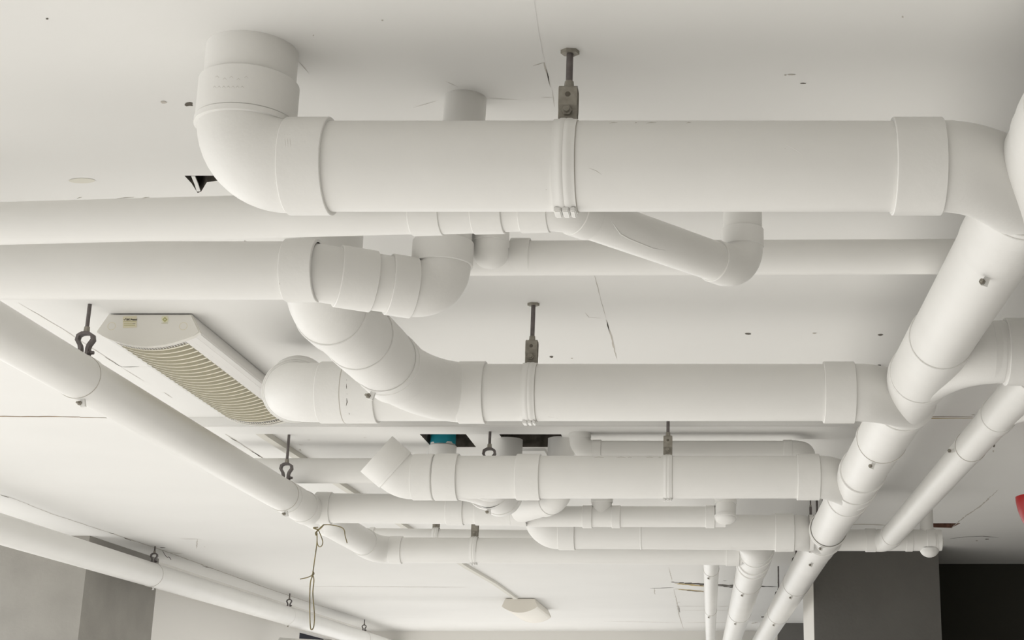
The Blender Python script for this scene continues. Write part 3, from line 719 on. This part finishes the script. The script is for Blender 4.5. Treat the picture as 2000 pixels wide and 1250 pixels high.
def lamp(label, x0, x1, y0, y1, detail, m_body, m_cap, depth=.10, group=None):
    root = thing('ceiling_lamp', label, 'lamp', V((x0+x1)/2, (y0+y1)/2, H), group)
    w_ = x1-x0; ov = .018*w_/.26
    side = H-.058*depth/.10; bot = H-depth
    def curve(n=16, inset=0):
        out = []
        for i in range(n+1):
            t = i/n; x = x0-ov+(w_+2*ov)*t; s = math.sin(PI*t); out.append((x, side+EYE-(side-bot)*s**.8))
        return out
    gap = .004
    prof = [(x0+.01, H-gap+EYE), (x0-ov, side+.004+EYE)]+curve()+[(x1+ov, side+.004+EYE), (x1-.01, H-gap+EYE)]
    for ya, yb in ((y0, y0+.022), (y1-.022, y1)):
        bm = bmesh.new(); prism(bm, prof, 'y', ya, yb)
        bmesh.ops.bevel(bm, geom=[e for e in bm.edges if abs(e.verts[0].co.y-e.verts[1].co.y) < 1e-5], offset=.003, segments=2, affect='EDGES')
        obj('end_cap', bm, m_cap, root)
    bm = bmesh.new(); box(bm, (x0+.03, y0+.03, H-.006+EYE), (x1-.03, y1-.03, H+EYE)); obj('mounting_plate', bm, M_LOUVD, root, smooth=False)
    # housing: upper tray and both lower side panels
    bm = bmesh.new(); e = .004
    hs = [(x0+.012, H-gap+EYE), (x0-ov+e, side+.004+EYE), (x0-ov+e, side-.001+EYE)]
    cv = curve(20); k0, k1 = 3, 17
    if not detail: k0, k1 = 10, 10
    left = hs+cv[1:k0+1]; right = [(x1+x0-a, b) for a, b in left]
    for pts in (left, right):
        P3 = [(Vector((a+(.002 if a < (x0+x1)/2 else -.002), 0, b+.002))) for a, b in pts]
        for i in range(len(P3)-1):
            a, b = P3[i], P3[i+1]; n_ = Vector(((b-a).z, 0, -(b-a).x)).normalized()*.0015
            vsx = []
            for yy in (y0+.02, y1-.02):
                vsx.append([bm.verts.new(Vector((q.x, yy, q.z))+n_*s) for q, s in ((a, 1), (b, 1), (b, -1), (a, -1))])
            for k in range(4): bm.faces.new((vsx[0][k], vsx[0][(k+1) % 4], vsx[1][(k+1) % 4], vsx[1][k]))
    box(bm, (x0+.012, y0+.02, H-gap-.003+EYE), (x1-.012, y1-.02, H-gap+EYE))
    obj('housing', bm, m_body, root, angle=20)
    if detail:
        cx0, cx1 = cv[k0][0], cv[k1][0]; inner = cv[k0:k1+1]; N = 27
        bm = bmesh.new()
        for j in range(N):
            yy = y0+.045+(y1-y0-.09)*j/(N-1)
            top = [(a, b+.020) for a, b in inner]
            A_ = [bm.verts.new((a, yy, b)) for a, b in inner]; B_ = [bm.verts.new((a, yy+.006, b+.020)) for a, b in inner]
            A2_ = [bm.verts.new((a, yy+.009, b)) for a, b in inner]
            for i in range(len(inner)-1):
                bm.faces.new((A_[i], A_[i+1], B_[i+1], B_[i])); bm.faces.new((A_[i], A_[i+1], A2_[i+1], A2_[i])); bm.faces.new((A2_[i], A2_[i+1], B_[i+1], B_[i]))
        obj('louvre', bm, M_LOUV, root)
        bm = bmesh.new()     # reflector tray behind the slats
        rf = [(a, b+.023) for a, b in inner]
        A_ = [bm.verts.new((a, y0+.023, b)) for a, b in rf]; B_ = [bm.verts.new((a, y1-.023, b)) for a, b in rf]
        for i in range(len(rf)-1): bm.faces.new((A_[i], A_[i+1], B_[i+1], B_[i]))
        obj('reflector', bm, M_LOUVD, root)
        for ya, yb in ((y0+.023, y0+.040), (y1-.062, y1-.03)):
            bm = bmesh.new()
            for i in range(26):
                xx = cx0+(cx1-cx0)*(i+.5)/26; t = (xx-(x0-ov))/(w_+2*ov); zz = side+EYE-(side-bot)*math.sin(PI*t)**.8
                box(bm, (xx-.0012, ya, zz), (xx+.0012, yb, zz+.018))
            obj('grille', bm, M_LAMP, root, smooth=False)
    return root
fx0, fx1 = X_at(205, 4.13, 1.2), X_at(381, 4.13, 1.2)
lampA = lamp('long louvred white fluorescent lamp with an approval sticker on its end', fx0, fx1, 4.13, 5.26, True, M_LAMP, M_ENDCAP)
def face_patch(name, pxs, y, m, d=.0, par=None):
    bm = bmesh.new(); bm.faces.new([bm.verts.new(at_y(px, py, y-d)) for px, py in pxs]); return obj(name, bm, m, par or lampA, smooth=False)
st1 = face_patch('sticker', [(240, 618), (267, 617), (267, 639.5), (240, 640.5)], 4.13, M_STICK, .0008); st1['label'] = 'cream approval sticker with dark print'
st2 = face_patch('sticker', [(317, 617), (327, 617), (329, 622), (328, 628), (324, 630), (319, 630), (316, 626), (315, 621)], 4.13, mat('pale_badge', (.72, .70, .52), .6), .0008); st2['label'] = 'round olive certification mark'
face_patch('emblem', [(322, 619), (327, 624), (322, 629), (317, 624)], 4.13, M_INKG, .0014, st2)
face_patch('emblem_core', [(322, 621.5), (324.5, 624), (322, 626.5), (319.5, 624)], 4.13, mat('pale_core', (.6, .6, .42), .6), .0018, st2)
for y0_, x0_, x1_, m_ in ((628.2, 241, 266, M_INKG), (632.3, 242, 259, M_INKG), (632.2, 259, 264.5, M_INK), (635.5, 242, 264, M_INKG), (631.0, 315, 328, M_INKG)):
    face_patch('print_line', [(x0_, y0_-.35), (x1_, y0_-.4), (x1_, y0_+.3), (x0_, y0_+.35)], 4.13, m_, .0014, st2 if x0_ > 300 else st1)
def text(body, px, py, size, m, parent):
    cu = bpy.data.curves.new('lettering', 'FONT'); cu.body = body; cu.size = size; cu.shear = .25; cu.offset = .0004
    t = bpy.data.objects.new('tmp', cu); C.objects.link(t); bpy.context.view_layer.update()
    me = bpy.data.meshes.new_from_object(t.evaluated_get(bpy.context.evaluated_depsgraph_get())); me.name = 'lettering'
    bpy.data.objects.remove(t); me.materials.clear(); me.materials.append(m)
    for p in me.polygons: p.material_index = 0
    o = bpy.data.objects.new('lettering', me); C.objects.link(o)
    p = at_y(px, py, 4.13-.0016); o.parent = parent; o.location = p; o.rotation_euler = (PI/2, 0, 0)
    return o
text('IEC Passed', 246.5, 625.6, .0068, M_INK, st1)
crk = bmesh.new(); ribbon(crk, [at_y(241.5, 623.5, 4.1284), at_y(243, 625.5, 4.1284), at_y(246.5, 621, 4.1284)], .0016, Vector((0, .0004, 0))); obj('tick_mark', crk, M_INK, st1, smooth=False)
for px in (218, 358):
    bm = bmesh.new(); p = at_y(px, 637, 4.1297)
    for k in range(1): tube(bm, [(p, Vector((0, 1, 0)), .0118), (p, Vector((0, 1, 0)), .0104)], 32)
    obj('knockout_ring', bm, M_STICK, lampA)
lp = at_z(985, 1168, H); lq = at_z(1046, 1168, H)
lamp('small looking cream batten lamp on the far ceiling at the end of the trunking', lp.x, lq.x, lp.y, lp.y+1.15, False, M_LAMPB, M_LAMPB, depth=.125)

# ---------------- hanging wire ----------------
def wire_bm(bm, pts, r=.0021):
    n = len(pts); D = []
    for i in range(n-1):
        p0, p1, p2, p3 = pts[max(i-1, 0)], pts[i], pts[i+1], pts[min(i+2, n-1)]
        for k in range(6):
            t = k/6; D.append(.5*((2*p1)+(p2-p0)*t+(2*p0-5*p1+4*p2-p3)*t*t+(3*p1-p0-3*p2+p3)*t**3))
    D.append(pts[-1]); tube(bm, [(p, D[min(i+1, len(D)-1)]-D[max(i-1, 0)], r) for i, p in enumerate(D)], 8, True, True)
W_ = lambda L, y=6.18: [at_y(a, b, y+.004*math.sin(i*1.7)) for i, (a, b) in enumerate(L)]
bm = bmesh.new()
wire_bm(bm, W_([(621, 1030), (612, 1031), (623, 1034), (632, 1025), (619, 1038), (630, 1027), (617, 1040), (618, 1046)]), .0028)
wire_bm(bm, W_([(631, 1025), (645, 1025), (664, 1029), (672, 1035), (674, 1046), (678, 1061)]))
wire_bm(bm, W_([(621, 1034), (624, 1040), (630, 1056), (629, 1065), (624, 1068), (620, 1062), (619, 1045)]))
wire_bm(bm, W_([(619, 1040), (619, 1060), (615, 1090), (611, 1118), (610, 1124)]), .0023)
wire_bm(bm, W_([(611, 1116), (613, 1121), (609, 1124), (613, 1119), (609, 1127)]), .0028)
wire_bm(bm, W_([(609, 1124), (600, 1128), (586, 1131)]))
wire_bm(bm, W_([(611, 1124), (613, 1134), (611, 1160), (614, 1200), (613, 1222), (609, 1230), (606, 1222), (605, 1180), (606, 1140), (610, 1126)]), .0024)
tag(obj('wire_loop', bm, M_WIRE), 'knotted brown and yellow wire hanging in a long narrow loop from the pipes', 'wire')
bm = bmesh.new(); wire_bm(bm, [at_z(318, 1076, H), at_y(321, 1082, 9.35), at_y(326, 1088, 9.3), at_y(330, 1088, 9.3), at_y(334, 1093, 9.3)], .002)
tag(obj('wire_scrap', bm, M_DARK), 'short dark wire end poking out beside the near hook hanger at lower left', 'wire')

# ---------------- red bell at the right edge ----------------
ry = 5.6
ra_, rb_ = at_y(1984, 970, ry), at_y(2002, 1034, ry)
root = thing('fire_bell', 'glossy red bowl shaped fixture cut off by the right edge', 'fire fixture', Vector((ra_.x+.11, ry, H+EYE)))
bm = bmesh.new(); Hh = ra_.z-rb_.z; n = 14; R0 = .11
prof = [(R0*(1-(.0+(i/n)**1.9*.62)), -Hh*1.35*i/n) for i in range(n+1)]
c = Vector((ra_.x+R0, ry, ra_.z)); dn = Vector((0, 0, 1))
tube(bm, [(c, dn, R0*.9), (c, dn, R0)]+[(c+Vector((0, 0, z)), dn, r) for r, z in prof]+[(c+Vector((0, 0, prof[-1][1]-.012)), dn, .01)], 48, True, True)
obj('bowl', bm, M_RED, root)
obj('stem', straight(bmesh.new(), c, Vector((c.x, c.y, H+EYE)), .012, 16), M_RED, root)
obj('ceiling_plate', tube(bmesh.new(), [(Vector((c.x, c.y, H+EYE-.01)), dn, .04), (Vector((c.x, c.y, H+EYE)), dn, .045)], 24, True, True), M_RED, root)
